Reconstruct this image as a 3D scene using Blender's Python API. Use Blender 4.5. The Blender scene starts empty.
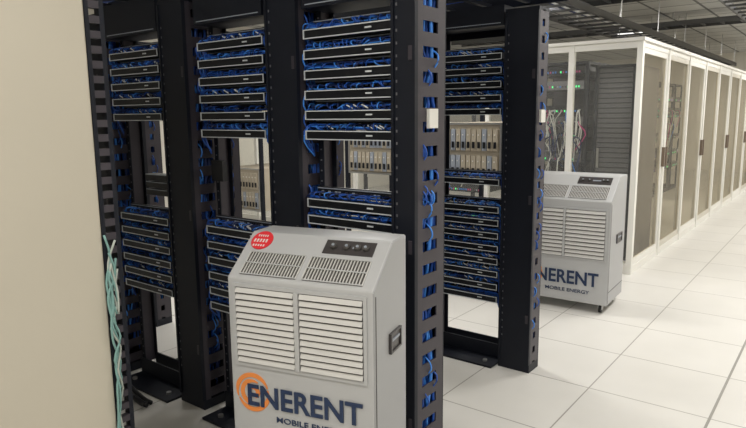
import bpy, math, random, bmesh
from mathutils import Vector, Matrix
random.seed(7)
scene=bpy.context.scene
COL=scene.collection

# ---------------------------------------------------------------- materials
def mat(name,color,rough=0.5,metal=0.0,noise=0.0,nscale=8.0,emis=None,estr=0.0,spec=0.5):
    m=bpy.data.materials.new(name); m.use_nodes=True
    nt=m.node_tree; b=nt.nodes['Principled BSDF']
    c=(*color,1)
    b.inputs['Base Color'].default_value=c
    b.inputs['Roughness'].default_value=rough
    b.inputs['Metallic'].default_value=metal
    b.inputs['Specular IOR Level'].default_value=spec
    if noise>0:
        tc=nt.nodes.new('ShaderNodeTexCoord')
        n=nt.nodes.new('ShaderNodeTexNoise'); n.inputs['Scale'].default_value=nscale; n.inputs['Detail'].default_value=4
        r=nt.nodes.new('ShaderNodeMix'); r.data_type='RGBA'
        r.inputs[6].default_value=tuple(max(0,v*(1-noise)) for v in color)+(1,)
        r.inputs[7].default_value=tuple(min(1,v*(1+noise)) for v in color)+(1,)
        nt.links.new(tc.outputs['Object'],n.inputs['Vector'])
        nt.links.new(n.outputs['Fac'],r.inputs[0])
        nt.links.new(r.outputs[2],b.inputs['Base Color'])
    if emis:
        b.inputs['Emission Color'].default_value=(*emis,1)
        b.inputs['Emission Strength'].default_value=estr
    return m
BLACK=mat('black_steel',(0.007,0.009,0.016),0.5,0.0,0.25,6,spec=0.3)
SIDE=mat('dark_grey_steel',(0.046,0.040,0.050),0.45,0.0,0.25,6,spec=0.4)
COVER=mat('black_plastic',(0.005,0.006,0.009),0.4,spec=0.4)
RIM=mat('pale_rim',(0.60,0.63,0.66),0.4)
PORT=mat('port_grey',(0.30,0.33,0.38),0.5)
BLUE=mat('blue_cable',(0.012,0.085,0.42),0.45)
BLUE2=mat('light_blue_cable',(0.05,0.25,0.78),0.45)
BLUE3=mat('navy_cable',(0.006,0.022,0.11),0.5)
WHITEC=mat('white_cable',(0.75,0.76,0.75),0.5)
WHITED=mat('pale_fibre_cable',(0.42,0.46,0.42),0.5)
AQUA=mat('aqua_cable',(0.20,0.36,0.34),0.5)
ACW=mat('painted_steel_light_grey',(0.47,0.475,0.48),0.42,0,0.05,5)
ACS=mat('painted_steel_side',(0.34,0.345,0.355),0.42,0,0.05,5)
SLAT=mat('louvre_slat',(0.62,0.61,0.59),0.4)
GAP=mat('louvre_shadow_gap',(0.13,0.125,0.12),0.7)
DARKG=mat('grille_dark',(0.07,0.065,0.06),0.6)
CTRL=mat('control_panel',(0.05,0.045,0.045),0.35)
RED=mat('red_sticker',(0.75,0.03,0.04),0.4)
NAVY=mat('navy_lettering',(0.012,0.03,0.085),0.4)
ORANGE=mat('orange_lettering',(0.80,0.26,0.06),0.4)
WHITE=mat('white_paint',(0.74,0.73,0.69),0.4,0,0.03,3)
CREAM=mat('cream_panel',(0.54,0.50,0.415),0.5,0,0.09,1.2)
DOORF=mat('beige_door_frame',(0.56,0.53,0.46),0.4,0,0.03,3)
BEIGE=mat('beige_chassis',(0.42,0.37,0.29),0.5,0,0.1,8)
SILVER=mat('silver_metal',(0.5,0.5,0.5),0.3,0.8)
RUBBER=mat('rubber',(0.02,0.02,0.02),0.7)
GREEN=mat('green_led',(0.1,0.8,0.3),0.4,emis=(0.1,1,0.3),estr=1.0)
REDL=mat('magenta_cable',(0.6,0.05,0.25),0.4)
BROWN=mat('bronze_frame',(0.16,0.12,0.09),0.4)
TRAY=mat('galvanised_tray',(0.10,0.10,0.10),0.5,0.2)
SEAM=mat('floor_seam',(0.26,0.25,0.225),0.6)
LAMP=mat('lamp_diffuser',(0.9,0.9,0.9),0.4,emis=(1,0.99,0.97),estr=1.6)
GREY=mat('grey_mesh_door',(0.15,0.15,0.165),0.5,0.2)

def glass(name,tint,alpha):
    m=bpy.data.materials.new(name); m.use_nodes=True; nt=m.node_tree
    for n in list(nt.nodes): nt.nodes.remove(n)
    o=nt.nodes.new('ShaderNodeOutputMaterial'); mx=nt.nodes.new('ShaderNodeMixShader')
    t=nt.nodes.new('ShaderNodeBsdfTransparent'); g=nt.nodes.new('ShaderNodeBsdfPrincipled')
    t.inputs[0].default_value=(*tint,1)
    g.inputs['Base Color'].default_value=(*tint,1); g.inputs['Roughness'].default_value=0.05
    mx.inputs[0].default_value=alpha
    nt.links.new(t.outputs[0],mx.inputs[1]); nt.links.new(g.outputs[0],mx.inputs[2]); nt.links.new(mx.outputs[0],o.inputs[0])
    return m
GLASS=glass('clear_glass',(0.93,0.93,0.91),0.05)
GLASSB=glass('hazy_glass',(0.88,0.85,0.78),0.09)

def tilemat(name,c1,c2,mortar,size,msize,rough,offx=0,offy=0):
    m=bpy.data.materials.new(name); m.use_nodes=True; nt=m.node_tree; b=nt.nodes['Principled BSDF']
    g=nt.nodes.new('ShaderNodeNewGeometry'); mp=nt.nodes.new('ShaderNodeMapping'); mp.inputs['Location'].default_value=(offx,offy,0)
    br=nt.nodes.new('ShaderNodeTexBrick'); br.offset=0; br.inputs['Scale'].default_value=1
    br.inputs['Brick Width'].default_value=size; br.inputs['Row Height'].default_value=size
    br.inputs['Mortar Size'].default_value=msize; br.inputs['Mortar Smooth'].default_value=0.2
    br.inputs['Color1'].default_value=(*c1,1); br.inputs['Color2'].default_value=(*c2,1); br.inputs['Mortar'].default_value=(*mortar,1)
    nz=nt.nodes.new('ShaderNodeTexNoise'); nz.inputs['Scale'].default_value=2.5; nz.inputs['Detail'].default_value=5
    mx=nt.nodes.new('ShaderNodeMix'); mx.data_type='RGBA'; mx.blend_type='MULTIPLY'; mx.inputs[0].default_value=0.15
    nt.links.new(g.outputs['Position'],mp.inputs[0]); nt.links.new(mp.outputs[0],br.inputs[0]); nt.links.new(g.outputs['Position'],nz.inputs[0])
    nt.links.new(br.outputs[0],mx.inputs[6]); nt.links.new(nz.outputs['Fac'],mx.inputs[7]); nt.links.new(mx.outputs[2],b.inputs['Base Color'])
    b.inputs['Roughness'].default_value=rough
    b.inputs['Specular IOR Level'].default_value=0.4
    return m
FLOOR=tilemat('raised_floor_tiles',(0.71,0.695,0.66),(0.68,0.665,0.63),(0.33,0.315,0.29),0.6,0.004,0.33,0.44,0.3)
CEIL=tilemat('ceiling_tiles',(0.66,0.655,0.63),(0.58,0.575,0.55),(0.18,0.18,0.175),0.6,0.02,0.8)
WALL=mat('wall_plaster',(0.80,0.77,0.70),0.7,0,0.04,2)

# ---------------------------------------------------------------- mesh builder
class MB:
    def __init__(s): s.v=[];s.f=[];s.m=[];s.mats=[]
    def mi(s,m):
        if m not in s.mats: s.mats.append(m)
        return s.mats.index(m)
    def add(s,vs,fs,m,M=None):
        o=len(s.v)
        for v in vs:
            v=Vector(v); s.v.append(M@v if M else v)
        k=s.mi(m)
        for f in fs: s.f.append([o+i for i in f]); s.m.append(k)
    def box(s,x0,x1,y0,y1,z0,z1,m,M=None):
        vs=[(x0,y0,z0),(x1,y0,z0),(x1,y1,z0),(x0,y1,z0),(x0,y0,z1),(x1,y0,z1),(x1,y1,z1),(x0,y1,z1)]
        s.add(vs,[(0,3,2,1),(4,5,6,7),(0,1,5,4),(1,2,6,5),(2,3,7,6),(3,0,4,7)],m,M)
    def frame(s,x0,x1,z0,z1,y0,y1,t,m,M=None):
        s.box(x0,x1,y0,y1,z0,z0+t,m,M); s.box(x0,x1,y0,y1,z1-t,z1,m,M)
        s.box(x0,x0+t,y0,y1,z0+t,z1-t,m,M); s.box(x1-t,x1,y0,y1,z0+t,z1-t,m,M)
    def cyl(s,p,axis,r,h,m,n=16,M=None):
        p=Vector(p);a=Vector(axis).normalized()
        q=a.orthogonal().normalized(); w=a.cross(q)
        vs=[]
        for k in (0,1):
            for i in range(n):
                t=2*math.pi*i/n; vs.append(p+a*h*k+q*r*math.cos(t)+w*r*math.sin(t))
        fs=[tuple(reversed(range(n))),tuple(range(n,2*n))]+[(i,(i+1)%n,n+(i+1)%n,n+i) for i in range(n)]
        s.add(vs,fs,m,M)
    def tube(s,pts,r,m,n=5,M=None):
        pts=[Vector(p) for p in pts]; vs=[]
        up=Vector((0.31,0.2,0.93))
        for i,p in enumerate(pts):
            d=(pts[min(i+1,len(pts)-1)]-pts[max(i-1,0)])
            if d.length<1e-6:d=Vector((0,0,1))
            d.normalize(); q=d.cross(up)
            if q.length<1e-3:q=d.orthogonal()
            q.normalize();w=d.cross(q)
            for k in range(n):
                t=2*math.pi*k/n; vs.append(p+q*r*math.cos(t)+w*r*math.sin(t))
        fs=[]
        for i in range(len(pts)-1):
            for k in range(n):
                a=i*n+k;b=i*n+(k+1)%n; fs.append((a,b,b+n,a+n))
        fs+= [tuple(reversed(range(n))),tuple(range(len(vs)-n,len(vs)))]
        s.add(vs,fs,m,M)
    def arc(s,c,r0,r1,a0,a1,y0,y1,m,n=24,M=None):
        vs=[];fs=[]
        for i in range(n+1):
            f=i/n;t=math.radians(a0+(a1-a0)*f)
            ta=min(1,3.0*min(f,1-f)+0.25)
            rm=(r0+r1)/2;h=(r1-r0)/2*ta
            for (r,y) in ((rm-h,y0),(rm+h,y0),(rm+h,y1),(rm-h,y1)):
                vs.append((c[0]+r*math.cos(t),y,c[1]+r*math.sin(t)))
        for i in range(n):
            for k in range(4):
                a=i*4+k;b=i*4+(k+1)%4; fs.append((a,a+4,b+4,b))
        s.add(vs,fs,m,M)
    def done(s,name,parent=None,bevel=0,smooth=False,loc=None):
        me=bpy.data.meshes.new(name); me.from_pydata([tuple(v) for v in s.v],[],s.f)
        for m in s.mats: me.materials.append(m)
        me.polygons.foreach_set('material_index',s.m)
        if smooth: me.polygons.foreach_set('use_smooth',[True]*len(s.f))
        me.update()
        o=bpy.data.objects.new(name,me); COL.objects.link(o)
        if parent: o.parent=parent
        if loc: o.location=loc
        if bevel:
            b=o.modifiers.new('bevel','BEVEL'); b.width=bevel; b.segments=2; b.limit_method='ANGLE'
        return o
def empty(name,loc,rz=0):
    e=bpy.data.objects.new(name,None); e.empty_display_size=0.1; COL.objects.link(e)
    e.location=loc; e.rotation_euler=(0,0,rz); return e
def smoothpts(P,n=4):
    P=[Vector(p) for p in P]; out=[]
    Q=[P[0]]+P+[P[-1]]
    for i in range(1,len(Q)-2):
        for k in range(n):
            t=k/n
            out.append(0.5*((2*Q[i])+(-Q[i-1]+Q[i+1])*t+(2*Q[i-1]-5*Q[i]+4*Q[i+1]-Q[i+2])*t*t+(-Q[i-1]+3*Q[i]-3*Q[i+1]+Q[i+2])*t**3))
    out.append(P[-1]); return out
R=random.uniform
def bluem():
    return random.choice([BLUE,BLUE,BLUE,BLUE2,BLUE3])

# ---------------------------------------------------------------- room shell
XL,XR,YF,YB,ZC=-8.0,2.5,-2.5,18.0,2.95
b=MB(); b.box(XL,XR,YF,YB,-0.1,0,FLOOR); b.done('floor')
b=MB(); b.box(XL,XR,YF,YB,ZC,ZC+0.1,CEIL); b.done('ceiling')
b=MB(); b.box(XL-0.1,XL,YF,YB,0,ZC,WALL); b.done('wall_left')
b=MB(); b.box(XR,XR+0.1,YF,YB,0,ZC,WALL); b.done('wall_right')
b=MB(); b.box(XL,XR,YB,YB+0.1,0,ZC,WALL); b.done('wall_back')
b=MB(); b.box(XL,XR,YF-0.1,YF,0,ZC,WALL); b.done('wall_front')
b=MB(); b.box(-0.447,-0.435,YF+0.01,YB-0.01,0,0.003,SEAM); b.done('trim_1')

# ---------------------------------------------------------------- rack parts
def patch_unit(fr,cb,z,xa=-0.2225,xb=0.2225,cables=True):
    fr.box(xa,xb,-0.012,0,z+0.004,z+0.044,COVER)
    n=int((xb-xa)/0.0185)
    for i in range(n):
        x=xa+0.012+i*0.0185
        fr.box(x-0.006,x+0.006,-0.016,-0.012,z+0.014,z+0.028,random.choice([PORT,COVER,SIDE]))
    fr.box(xa,xb,-0.0145,-0.0119,z+0.036,z+0.040,PORT)
    fr.box(xa,xb,-0.075,0,z-0.037,z+0.0,COVER)
    fr.frame(xa,xb,z-0.037,z+0.0,-0.079,-0.0751,0.004,RIM)
    fr.box(xb-0.13,xb-0.10,-0.0775,-0.0752,z-0.021,z-0.015,RIM)
    if cables:
        for i in range(n):
            if random.random()<0.12: continue
            x=xa+0.012+i*0.0185
            dx=R(-0.03,0.03)
            p=[(x,-0.016,z+0.021),(x+dx*0.3,-0.05-R(0,0.02),z+0.022+R(-0.004,0.006)),(x+dx,-0.055-R(0,0.015),z+0.004),(x+dx*1.6,-0.03,z+0.001)]
            cb.tube(smoothpts(p,3),R(0.0026,0.0034),random.choice([BLUE,BLUE,BLUE2,BLUE3,BLUE3]),4)
        if random.random()<0.6:
            for k in range(4):
                x=R(xa+0.02,xb-0.05); cb.tube(smoothpts([(x,-0.016,z+0.021),(x+0.02,-0.06,z+0.02),(x+0.05,-0.06,z+0.006)],3),0.003,WHITEC,4)
        for k in range(6):
            s=random.choice((-1,1)); zz=z+R(0.0,0.02); x0=R(-0.1,0.2)*s
            p=[(x0,-0.05,zz),(s*0.17,-0.055,zz+R(-.004,.01)),(s*0.222,-0.06,zz),(s*(0.229+R(0,.005)),-0.05+R(-.03,.02),zz-R(0.03,0.07)),(s*0.228,-0.02,zz-0.12)]
            cb.tube(smoothpts(p,3),0.0034,bluem(),4)

def rack(loc,H,zs,wide=0.50,extra=None,name='network_rack',cables=True,hz=(1.93,2.10)):
    e=empty(name,loc); w=wide/2
    f=MB()
    for s in (-1,1):
        x0,x1=sorted((s*w,s*(w-0.028)))
        f.box(x0,x1,0.0002,0.004,0.06,H,BLACK)
        f.box(s*w-0.004 if s>0 else s*w,s*w if s>0 else s*w+0.004,0.0041,0.08,0.06,H,SIDE)
        f.box(x0,x1,0.0801,0.084,0.06,H,BLACK)
        z=0.12
        while z<H-0.05:
            f.box(s*(w-0.014)-0.004,s*(w-0.014)+0.004,-0.0015,0.0001,z,z+0.006,GREY); z+=0.0445
    f.box(-w,w,0.0901,0.10,H-0.1,H+0.04,BLACK)
    f.box(-w,w,-0.085,0.09,hz[0],hz[1],BLACK)
    f.box(-w+0.02,w-0.02,-0.0865,-0.0851,hz[0]+0.012,hz[0]+0.016,PORT)
    # base angles
    f.box(-w,w,-0.16,-0.004,0,0.012,BLACK); f.box(-w,w,-0.012,-0.004,0.0121,0.10,BLACK)
    f.box(-w,w,0.086,0.24,0,0.012,BLACK); f.box(-w,w,0.086,0.094,0.0121,0.10,BLACK)
    for s in (-1,1):
        for y in (-0.1,0.18):
            f.cyl((s*(w-0.07),y,0.012),(0,0,1),0.014,0.012,SILVER,8)
    f.done('rack_frame',e)
    f=MB();c=MB()
    for z in zs: patch_unit(f,c,z,cables=cables)
    if extra: extra(f,c)
    f.done('patch_panels',e)
    if c.v: c.done('patch_cables',e,smooth=True)
    return e
def manager(x0,x1,yf,yb,H,name='vertical_cable_manager',label=False,ncab=22):
    e=empty(name,((x0+x1)/2,(yf+yb)/2,0)); w=(x1-x0)/2; d=(yb-yf)/2
    f=MB()
    f.box(-w,w,-d,-d+0.012,0.05,H,BLACK)                 # front cover
    f.box(-w,-w+0.012,-d-0.008,-d-0.0001,0.05,H,BLACK); f.box(w-0.012,w,-d-0.008,-d-0.0001,0.05,H,BLACK)
    z=0.2
    while z<H-0.1:
        f.box(-w+0.018,-w+0.024,-d-0.0012,-d-0.0001,z,z+0.010,GREY); z+=0.0445
    for z in (0.3,1.0,1.7):
        f.box(w-0.03,w-0.0121,-d-0.006,-d-0.0001,z,z+0.05,SIDE)
    f.box(-w,w,d-0.006,d,0.05,H,BLACK)
    for s in (-1,1):
        a,bb=sorted((s*w,s*(w-0.006)))
        f.box(a,bb,-d+0.0121,-d+0.045,0.05,H,SIDE); f.box(a,bb,d-0.055,d-0.0061,0.05,H,SIDE)
        z=0.06
        while z<H-0.02:
            f.box(a,bb,-d+0.0451,d-0.0551,z,z+0.050,SIDE); z+=0.089
    f.box(-w,w,-d,d,H+0.0,H+0.02,BLACK); f.box(-w,w,-d,d,0,0.05,BLACK)
    if label:
        f.box(w,w+0.012,-0.03,0.03,1.46,1.53,WHITE)
    f.done('manager_body',e)
    c=MB()
    for i in range(ncab):
        x=R(-w+0.02,w-0.02) if i%2 else w-R(0.014,0.03); y=R(-d+0.03,d-0.03)
        p=[];z=R(0.1,0.3)
        while z<H-0.05:
            p.append((min(w-0.013,max(-w+0.013,x+R(-.018,.018))),y+R(-.03,.03)*0.8,z)); z+=R(.1,.2)
        c.tube(smoothpts(p,3),R(0.0035,0.008),bluem(),5)
    for i in range(26):
        z=R(0.3,H-0.1);s=random.choice((1,1,-1));y=R(-0.05,0.03)
        p=[(s*(w-0.02),y,z),(s*(w+0.008),y+R(-.01,.01),z-0.02),(s*(w+0.010),y,z-0.05),(s*(w-0.015),y,z-0.08)]
        c.tube(smoothpts(p,3),0.0034,random.choice([BLUE,BLUE2,BLUE]),4)
    c.done('manager_cables',e,smooth=True)
    return e

up=[1.45+0.08*i for i in range(6)]
low=[0.60+0.077*i for i in range(6)]
YP=1.95
H1=2.05
def ex1(f,c):
    for z in (1.10,1.14,1.18): f.box(0.02,0.2225,-0.06,0.0,z,z+0.032,COVER); f.box(0.02,0.2225,-0.0605,-0.0601,z+0.028,z+0.032,PORT)
rack((-3.015,YP,0),H1,low+up[1:],0.47,ex1)
def ex2(f,c):
    f.box(-0.2225,-0.14,-0.03,0.0,1.2,1.30,COVER)
rack((-2.25,YP,0),H1,low+up,0.46,ex2)
rack((-1.565,YP,0),H1,low+[1.10,1.17]+up,0.445)
manager(-3.52,-3.32,1.86,2.05,H1)
manager(-2.75,-2.55,1.86,2.05,H1)
manager(-1.99,-1.81,1.86,2.05,H1)
manager(-1.34,-1.235,1.86,2.06,2.2,label=True)
# back-to-back managers behind first row
manager(-2.37,-2.20,2.47,2.60,2.0)
manager(-3.32,-3.06,2.47,2.60,2.0)
manager(-4.28,-3.90,2.47,2.60,2.0)
# second row
H2=2.06
rack((-1.835,3.38,0),H2,[0.42+0.078*i for i in range(8)]+[1.13]+[1.54+0.078*i for i in range(5)],0.47,hz=(2.0,2.11))
manager(-1.585,-1.388,3.285,3.42,H2,label=True)
manager(-2.28,-2.09,3.285,3.42,H2)

# overhead ladder trays
def tray(name,x0,x1,y0,y1,z,mt,along='x',cab=0):
    f=MB()
    if along=='x':
        f.box(x0,x1,y0,y0+0.02,z,z+0.07,mt); f.box(x0,x1,y1-0.02,y1,z,z+0.07,mt)
        x=x0+0.1
        while x<x1: f.box(x,x+0.03,y0+0.0201,y1-0.0201,z+0.01,z+0.03,mt); x+=0.25
        for i in range(cab):
            y=R(y0+0.04,y1-0.04); f.tube(smoothpts([(x0+(x1-x0)*k/8,y+R(-.02,.02),z+0.045+R(0,.02)) for k in range(9)],2),0.008,bluem(),5)
        for x in (x0+0.2,(x0+x1)/2,x1-0.2):
            for y in (y0+0.01,y1-0.01): f.cyl((x,y,z+0.07),(0,0,1),0.006,ZC-z-0.07,SILVER,6)
    else:
        f.box(x0,x0+0.02,y0,y1,z,z+0.07,mt); f.box(x1-0.02,x1,y0,y1,z,z+0.07,mt)
        y=y0+0.1
        while y<y1: f.box(x0+0.0201,x1-0.0201,y,y+0.03,z+0.01,z+0.03,mt); y+=0.3
        for i in range(cab):
            x=R(x0+0.04,x1-0.04); f.tube([(x+R(-.02,.02),y0+(y1-y0)*k/10,z+0.045+R(0,.02)) for k in range(11)],0.009,random.choice([WHITEC,BLUE3,TRAY]),5)
        y=y0+0.3
        while y<y1:
            for x in (x0+0.01,x1-0.01): f.cyl((x,y,z+0.07),(0,0,1),0.006,ZC-z-0.07,SILVER,6)
            y+=1.6
    f.done(name)
tray('cable_tray',-3.6,-1.38,1.84,2.12,2.13,BLACK,'x',10)
tray('cable_tray',-3.2,-1.35,3.2,3.6,2.14,BLACK,'x',8)
tray('cable_tray',-1.2,-0.75,4.2,15.5,2.62,TRAY,'y',4)
tray('cable_tray',-2.6,-2.1,5.3,15.5,2.46,TRAY,'y',4)
tray('cable_tray',-6.0,1.5,4.9,5.3,2.74,TRAY,'x',3)
tray('cable_tray',-6.0,1.5,7.3,7.7,2.76,TRAY,'x',3)
tray('cable_tray',-6.0,1.5,10.2,10.6,2.76,TRAY,'x',3)

# ---------------------------------------------------------------- server racks behind
def server_rack(x,y,H=2.0,chz=(1.12,),name='server_rack'):
    e=empty(name,(x,y,0)); f=MB(); w=0.3
    for sx in (-1,1):
        for yy in (0,0.7):
            a,bb=sorted((sx*w,sx*(w-0.035))); f.box(a,bb,yy,yy+0.035,0.0,H,BLACK)
        a,bb=sorted((sx*w,sx*(w-0.035))); f.box(a,bb,0.0351,0.6999,0,0.05,BLACK); f.box(a,bb,0.0351,0.6999,H-0.05,H,BLACK)
    for yy in (0,0.7): f.box(-w+0.0351,w-0.0351,yy,yy+0.035,0,0.05,BLACK); f.box(-w+0.0351,w-0.0351,yy,yy+0.035,H-0.05,H,BLACK)
    f.done('rack_frame',e)
    f=MB()
    for z in chz:
        f.box(-w+0.04,w-0.04,0.01,0.65,z,z+0.46,BEIGE)
        f.frame(-w+0.04,w-0.04,z,z+0.46,0.0,0.0099,0.015,SILVER)
        for r in range(2):
            for i in range(10):
                xx=-w+0.065+i*0.047; zz=z+0.03+r*0.21
                f.box(xx,xx+0.038,-0.006,0.0099,zz,zz+0.17,random.choice([BEIGE,BEIGE,PORT])); f.box(xx+0.008,xx+0.03,-0.010,-0.0061,zz+0.02,zz+0.07,COVER)
                f.box(xx+0.012,xx+0.02,-0.010,-0.0061,zz+0.12,zz+0.13,WHITE)
    f.done('server_chassis',e)
server_rack(-2.42,4.45,2.0,(0.98,))
server_rack(-3.45,4.45,2.0,(0.98,))
server_rack(-5.2,4.45,2.0,(0.5,1.3))

# ---------------------------------------------------------------- cream cabinet on the left
e=empty('server_cabinet',(-2.2,0.35,0)); f=MB()
f.box(-0.4,0.37,-0.6,0.64,0.02,2.25,CREAM)
f.done('cabinet_body',e,bevel=0.006)
f=MB()
f.box(0.345,0.372,0.6401,0.652,0.0,2.25,BLACK)
f.box(0.345,0.372,0.685,0.70,0.0,2.25,BLACK)
z=0.03
while z<2.2:
    f.box(0.352,0.372,0.6521,0.6849,z,z+0.022,SIDE); z+=0.044
f.done('slotted_rail',e)
f=MB()
for i in range(11):
    z=R(1.02,1.17);p=[]
    ze=R(0.82,0.92) if i<7 else 0.05
    while z>ze: p.append((0.383+R(-.007,.007),0.650+R(-.016,.016)+(0.010 if i<7 else 0.0),z)); z-=0.07
    f.tube(smoothpts(p,3),0.0038,AQUA if i%3 else WHITED,5)
f.done('fibre_cables',e,smooth=True)

# ---------------------------------------------------------------- portable air conditioners
def text_mesh(body,mb,m,cx,cz,width,height,y,off=0.02):
    cu=bpy.data.curves.new('t','FONT'); cu.body=body; cu.size=1; cu.extrude=0.02; cu.offset=off
    o=bpy.data.objects.new('t',cu); COL.objects.link(o)
    dg=bpy.context.evaluated_depsgraph_get(); me=bpy.data.meshes.new_from_object(o.evaluated_get(dg))
    xs=[v.co.x for v in me.vertices]; ys=[v.co.y for v in me.vertices]
    x0,x1,y0,y1=min(xs),max(xs),min(ys),max(ys)
    vs=[((v.co.x-(x0+x1)/2)/(x1-x0)*width+cx, y-v.co.z*0.05,(v.co.y-(y0+y1)/2)/(y1-y0)*height+cz) for v in me.vertices]
    fs=[tuple(p.vertices) for p in me.polygons]
    mb.add(vs,fs,m)
    bpy.data.objects.remove(o); bpy.data.curves.remove(cu); bpy.data.meshes.remove(me)

def aircon(P,rz,w,d,zb,zs,zt,sd,lz0,lz1,logoz,logoh,sticker=False,lcx=0.475):
    """P: front right corner on the floor"""
    e=empty('portable_air_conditioner',(P[0],P[1],0),rz)   # local: x from -w..0, y 0..d
    f=MB()
    prof=[(0,zb),(0,zs),(sd,zt),(d,zt),(d,zb)]
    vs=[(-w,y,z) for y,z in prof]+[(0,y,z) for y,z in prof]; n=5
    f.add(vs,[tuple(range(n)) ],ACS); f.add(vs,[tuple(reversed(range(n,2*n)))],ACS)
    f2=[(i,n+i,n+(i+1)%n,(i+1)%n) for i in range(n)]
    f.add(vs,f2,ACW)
    o=f.done('housing',e)
    bm=bmesh.new(); bm.from_mesh(o.data); bmesh.ops.remove_doubles(bm,verts=bm.verts,dist=1e-5); bmesh.ops.recalc_face_normals(bm,faces=bm.faces); bm.to_mesh(o.data); bm.free()
    bv=o.modifiers.new('bevel','BEVEL'); bv.width=0.008; bv.segments=3
    f=MB()
    mx=0.035
    f.frame(-w+mx-0.012,-mx+0.012,lz0-0.012,lz1+0.012,-0.006,0.002,0.012,ACW)
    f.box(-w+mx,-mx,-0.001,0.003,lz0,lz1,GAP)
    f.box(-w/2-0.008,-w/2+0.008,-0.012,-0.0011,lz0,lz1,ACW)
    ns=12; st=(lz1-lz0)/ns
    for (a,bb) in ((-w+mx,-w/2-0.0085),(-w/2+0.0085,-mx)):
        for i in range(ns):
            z=lz0+st*i+st*0.12
            f.box(a+0.003,bb-0.003,-0.003,0.0,0.0,st*0.76,SLAT,Matrix.Translation((0,-0.009,z))@Matrix.Rotation(math.radians(-24),4,'X'))
    f.done('louvres',e)
    L=math.hypot(sd,zt-zs); ang=math.atan2(zt-zs,sd)
    M=Matrix.Translation((0,0,zs))@Matrix.Rotation(ang,4,'X')   # x, along slant (y), normal (z)
    f=MB()
    for (a,bb) in ((-w+0.045,-w/2-0.012),(-w/2+0.012,-0.045)):
        f.box(a,bb,L*0.08,L*0.54,0.0,0.0015,DARKG,M)
        nf=int((bb-a)/0.011)
        for i in range(nf+1):
            x=a+(bb-a)*i/nf; f.box(x-0.0016,x+0.0016,L*0.08,L*0.54,0.0016,0.005,SLAT,M)
        for t in (0.08,0.31,0.54): f.box(a,bb,L*t-0.002,L*t+0.002,0.0051,0.007,ACW,M)
    f.box(-w/2+0.04,-0.05,L*0.64,L*0.92,0.0,0.003,CTRL,M)
    for x in (-w/2+0.075,-w/2+0.125,-0.11,-0.08):
        f.cyl((x,L*0.78,0.003),(0,0,1),0.012,0.010,DARKG,12,M)
        f.cyl((x,L*0.78,0.013),(0,0,1),0.005,0.004,PORT,8,M)
    f.box(-w/2+0.15,-0.13,L*0.76,L*0.80,0.003,0.005,PORT,M)
    if sticker:
        f.cyl((-w+0.062,L*0.80,0.0005),(0,0,1),0.042,0.004,RED,28,M)
        for (q,hh,wd) in ((0.90,0.03,0.022),(0.80,0.05,0.03),(0.69,0.03,0.026)):
            nn=5
            for i in range(nn):
                xx=-w+0.062-wd+i*2*wd/nn; f.box(xx,xx+2*wd/nn*0.5,L*(q-hh),L*(q+hh*0.4),0.0046,0.0054,WHITE,M)
    f.done('top_grille_and_controls',e)
    f=MB(); hz=(lz0+lz1)/2-0.05
    f.box(0.0,0.004,d*0.42,d*0.76,hz-0.035,hz+0.035,CTRL)
    for k in ((d*0.42,d*0.76,hz-0.035,hz-0.029),(d*0.42,d*0.76,hz+0.029,hz+0.035),(d*0.42,d*0.45,hz-0.0289,hz+0.0289),(d*0.73,d*0.76,hz-0.0289,hz+0.0289)):
        f.box(0.0041,0.010,*k,CTRL)
    f.box(0.0041,0.008,d*0.47,d*0.71,hz+0.004,hz+0.012,PORT)
    f.box(0,0.0015,0.012,0.016,zb+0.02,zs-0.02,DARKG) ; f.box(0,0.0015,0.012,d-0.01,zb+0.1,zb+0.104,DARKG)
    f.done('side_handle',e)
    f=MB()
    text_mesh('ENERENT',f,NAVY,-w*lcx,logoz,w*0.80,logoh,-0.0045,0.022)
    text_mesh('MOBILE ENERGY',f,NAVY,-w*(lcx-0.055),logoz-logoh*0.98,w*0.50,logoh*0.26,-0.002,0.008)
    c=(-w*(lcx+0.365),logoz+logoh*0.1); r=logoh*0.92
    f.arc(c,r*0.78,r,20,200,-0.0025,-0.0002,ORANGE); f.arc(c,r*0.76,r*0.98,205,375,-0.0025,-0.0002,ORANGE)
    f.arc(c,r*0.48,r*0.70,60,290,-0.0025,-0.0002,ORANGE); f.arc(c,r*0.18,r*0.40,-60,160,-0.0025,-0.0002,ORANGE)
    f.done('logo_lettering',e)
    f=MB()
    for x in (-w+0.06,-0.06):
        for y in (0.06,d-0.06):
            f.box(x-0.018,x+0.018,y-0.018,y+0.018,zb-0.006,zb,SILVER)
            f.box(x-0.014,x-0.011,y-0.012,y+0.012,0.02,zb-0.0061,SILVER); f.box(x+0.011,x+0.014,y-0.012,y+0.012,0.02,zb-0.0061,SILVER)
            f.cyl((x-0.010,y,0.026),(1,0,0),0.026,0.020,RUBBER,16)
    f.done('casters',e)
    return e
aircon((-1.14,1.48),math.radians(14.8),0.55,0.30,0.07,0.965,1.095,0.17,0.665,0.935,0.548,0.078,True)
aircon((-1.353,4.62),math.radians(3),0.68,0.46,0.07,0.86,1.03,0.24,0.42,0.79,0.26,0.105,False,0.50)

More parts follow.
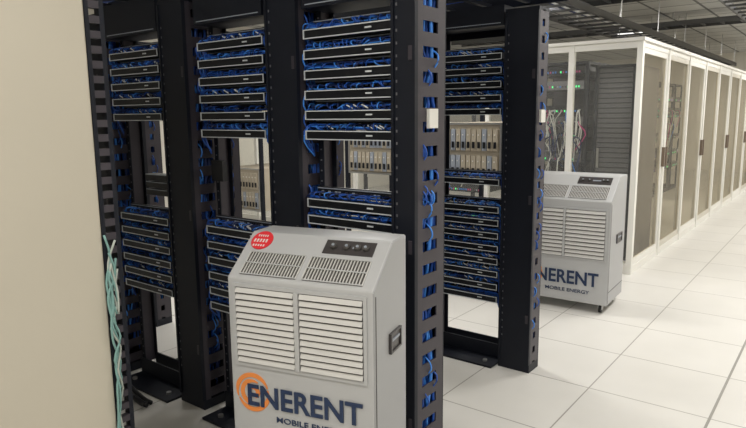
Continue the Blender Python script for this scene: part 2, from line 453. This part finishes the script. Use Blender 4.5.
# ---------------------------------------------------------------- glass enclosure
e=empty('glass_server_enclosure',(-1.54,5.95,0)); f=MB(); g=MB()
Ht=2.14
xs=[0,-0.62,-1.5,-2.4,-3.3,-4.2,-5.1,-6.0]
for x in xs: f.box(x-0.05,x,0,0.06,0,Ht,WHITE)
for i in range(len(xs)-1):
    f.box(xs[i+1]+0.0001,xs[i]-0.0501,0.01,0.05,Ht-0.06,Ht,WHITE); f.box(xs[i+1]+0.0001,xs[i]-0.0501,0.01,0.05,0,0.10,WHITE)
    g.box(xs[i+1]+0.0001,xs[i]-0.0501,0.03,0.036,0.10,Ht-0.06,GLASS)
y=0.0601; k=0
while y<9.5:
    y1=y+0.96
    f.box(-0.07,0,y1,y1+0.05,0,Ht,WHITE)
    f.box(-0.06,-0.01,y+0.0001,y1-0.0001,Ht-0.05,Ht,WHITE); f.box(-0.06,-0.01,y+0.0001,y1-0.0001,0,0.07,WHITE)
    a,bb=y+0.008,y1-0.008; t=0.04; F=DOORF if k%2 else WHITE
    f.box(-0.04,-0.015,a,a+t,0.071,Ht-0.051,F); f.box(-0.04,-0.015,bb-t,bb,0.071,Ht-0.051,F)
    f.box(-0.04,-0.015,a+t+.0001,bb-t-.0001,0.071,0.13,F); f.box(-0.04,-0.015,a+t+.0001,bb-t-.0001,Ht-0.10,Ht-0.051,F)
    hx=(a+0.01,a+0.03) if k%2 else (bb-0.035,bb-0.015)
    f.box(-0.0145,0.015,hx[0],hx[1],0.95,1.15,BROWN)
    g.box(-0.032,-0.027,a+t+.0001,bb-t-.0001,0.13,Ht-0.10,GLASSB)
    y=y1+0.0501; k+=1
f.box(-6.0,0.015,-0.015,0.08,Ht+0.0001,Ht+0.03,WHITE); f.box(-0.08,0.015,0.0801,y,Ht+0.0001,Ht+0.03,WHITE)
f.done('enclosure_frame',e); g.done('glass_panes',e)

# equipment inside the enclosure
def inner_rack(x,y,rz=0,name='equipment_rack',col=46,zs=(0.3,0.45,0.6,0.75,1.0,1.25,1.38,1.5,1.75,1.9),backp=True):
    e=empty(name,(x,y,0),rz); f=MB(); w=0.32
    for sx in (-1,1):
        a,bb=sorted((sx*w,sx*(w-0.04)))
        for yy in (0,0.75): f.box(a,bb,yy,yy+0.04,0,2.0,BLACK)
    f.box(-w,w,0,0.79,2.0001,2.03,BLACK); f.box(-w+0.041,w-0.041,0,0.79,0.0,0.06,BLACK)
    if backp: f.box(-w+0.041,w-0.041,0.6,0.605,0.06,2.0,SIDE)
    f.done('rack_frame',e); f=MB()
    for z in zs:
        f.box(-w+0.045,w-0.045,0.0,0.5,z,z+0.088,COVER if random.random()<0.6 else GREY)
        for i in range(18): f.box(-w+0.06+i*0.028,-w+0.075+i*0.028,-0.004,-0.0001,z+0.02,z+0.04,random.choice([GREEN,PORT,REDL,SIDE,BLUE2]))
    f.done('network_switches',e); f=MB()
    for i in range(col):
        x0=R(-0.25,0.25);z0=random.choice((1.3,1.42,1.54,1.04))
        p=[(x0,-0.004,z0),(x0+R(-.05,.05),-0.07,z0-0.03),(x0+R(-.1,.1),-0.06,z0-R(.08,.3)),(x0+R(-.15,.15)*.4,-0.02,z0-R(.3,.5))]
        f.tube(smoothpts(p,3),0.006,random.choice([REDL,WHITEC,WHITEC,BLUE2,GREY,BLUE3]),5)
    f.done('network_cables',e,smooth=True)
inner_rack(-2.5,6.45); inner_rack(-3.6,6.45,zs=(0.3,0.6,1.5,1.9),backp=False,col=10); inner_rack(-4.8,6.45,zs=(0.3,1.25,1.5),backp=False,col=10)
e=empty('mesh_door_cabinet',(-1.93,6.5,0)); f=MB()
f.box(-0.2,0.2,0.03,0.9,0.0,1.98,GREY); f.frame(-0.2,0.2,0.02,1.98,0,0.0299,0.03,BLACK)
z=0.1
while z<1.93: f.box(-0.16,0.16,0.018,0.0299,z,z+0.008,BLACK); z+=0.05
f.box(-0.15,-0.13,-0.02,-0.0001,0.95,1.15,SILVER)
f.done('cabinet_shell',e)
for yy in (8.0,8.75,9.5,10.25,11.9,12.65,13.4): inner_rack(-2.75,yy,math.radians(90),col=10,zs=(0.45,0.7,1.0,1.4,1.5,1.7))

# ---------------------------------------------------------------- loose cable on floor behind racks
f=MB(); f.tube(smoothpts([(-3.17,1.82,0.40),(-3.12,1.70,0.22),(-3.0,1.66,0.10),(-2.86,1.68,0.03),(-2.8,1.68,0.03)],5),0.015,COVER,8); 
f.tube(smoothpts([(-3.2,1.82,0.46),(-3.17,1.72,0.28),(-3.05,1.68,0.15),(-2.92,1.72,0.03),(-2.82,1.72,0.02)],5),0.012,COVER,8); f.done('power_cable',smooth=True)

# ---------------------------------------------------------------- ceiling lights
def lamp(x,y,sx,sy,power,col=(1,0.97,0.915)):
    e=empty('ceiling_light',(x,y,ZC)); f=MB()
    f.box(-sx/2-0.02,sx/2+0.02,-sy/2-0.02,sy/2+0.02,-0.05,0,WHITE); f.box(-sx/2,sx/2,-sy/2,sy/2,-0.056,-0.0501,LAMP)
    f.done('light_fixture',e)
    L=bpy.data.lights.new('lamp','AREA'); L.shape='RECTANGLE'; L.size=sx; L.size_y=sy; L.energy=power; L.color=col
    o=bpy.data.objects.new('lamp',L); COL.objects.link(o); o.parent=e; o.location=(0,0,-0.065)
for (x,y,sx,sy,p) in [(-1.3,0.0,1.2,0.5,21),(0.6,0.6,1.2,0.5,25),(-0.2,-1.2,1.2,0.5,22),(0.2,3.3,0.5,1.2,34),(-0.2,5.6,0.5,1.2,72),(-4.5,2.8,1.2,0.5,30),
    (0.0,9.0,0.3,1.2,72),(0.0,12.5,0.3,1.2,80),(-3.2,4.1,1.2,0.3,44),(-4.2,5.6,1.2,0.3,40),(-3.4,8.0,0.6,1.2,34),(-3.4,11.5,0.6,1.2,34),(-5.5,7.0,1.2,0.6,40),(0.0,15.5,0.3,1.2,60)]:
    lamp(x,y,sx,sy,p)
w=bpy.data.worlds.new('world'); scene.world=w; w.use_nodes=True
w.node_tree.nodes['Background'].inputs[0].default_value=(1,1,1,1); w.node_tree.nodes['Background'].inputs[1].default_value=0.3

# ---------------------------------------------------------------- camera
cam=bpy.data.cameras.new('camera'); co=bpy.data.objects.new('camera',cam); COL.objects.link(co)
cam.sensor_width=36; cam.lens=620*36/746; cam.clip_start=0.05
co.matrix_world=Matrix.Translation((0,0,1.51))@Matrix.Rotation(math.radians(37.6),4,'Z')@Matrix.Rotation(math.radians(90-9.07),4,'X')@Matrix.Rotation(math.radians(-0.6),4,'Z')
scene.camera=co
scene.view_settings.view_transform='Standard'
scene.view_settings.exposure=0.0
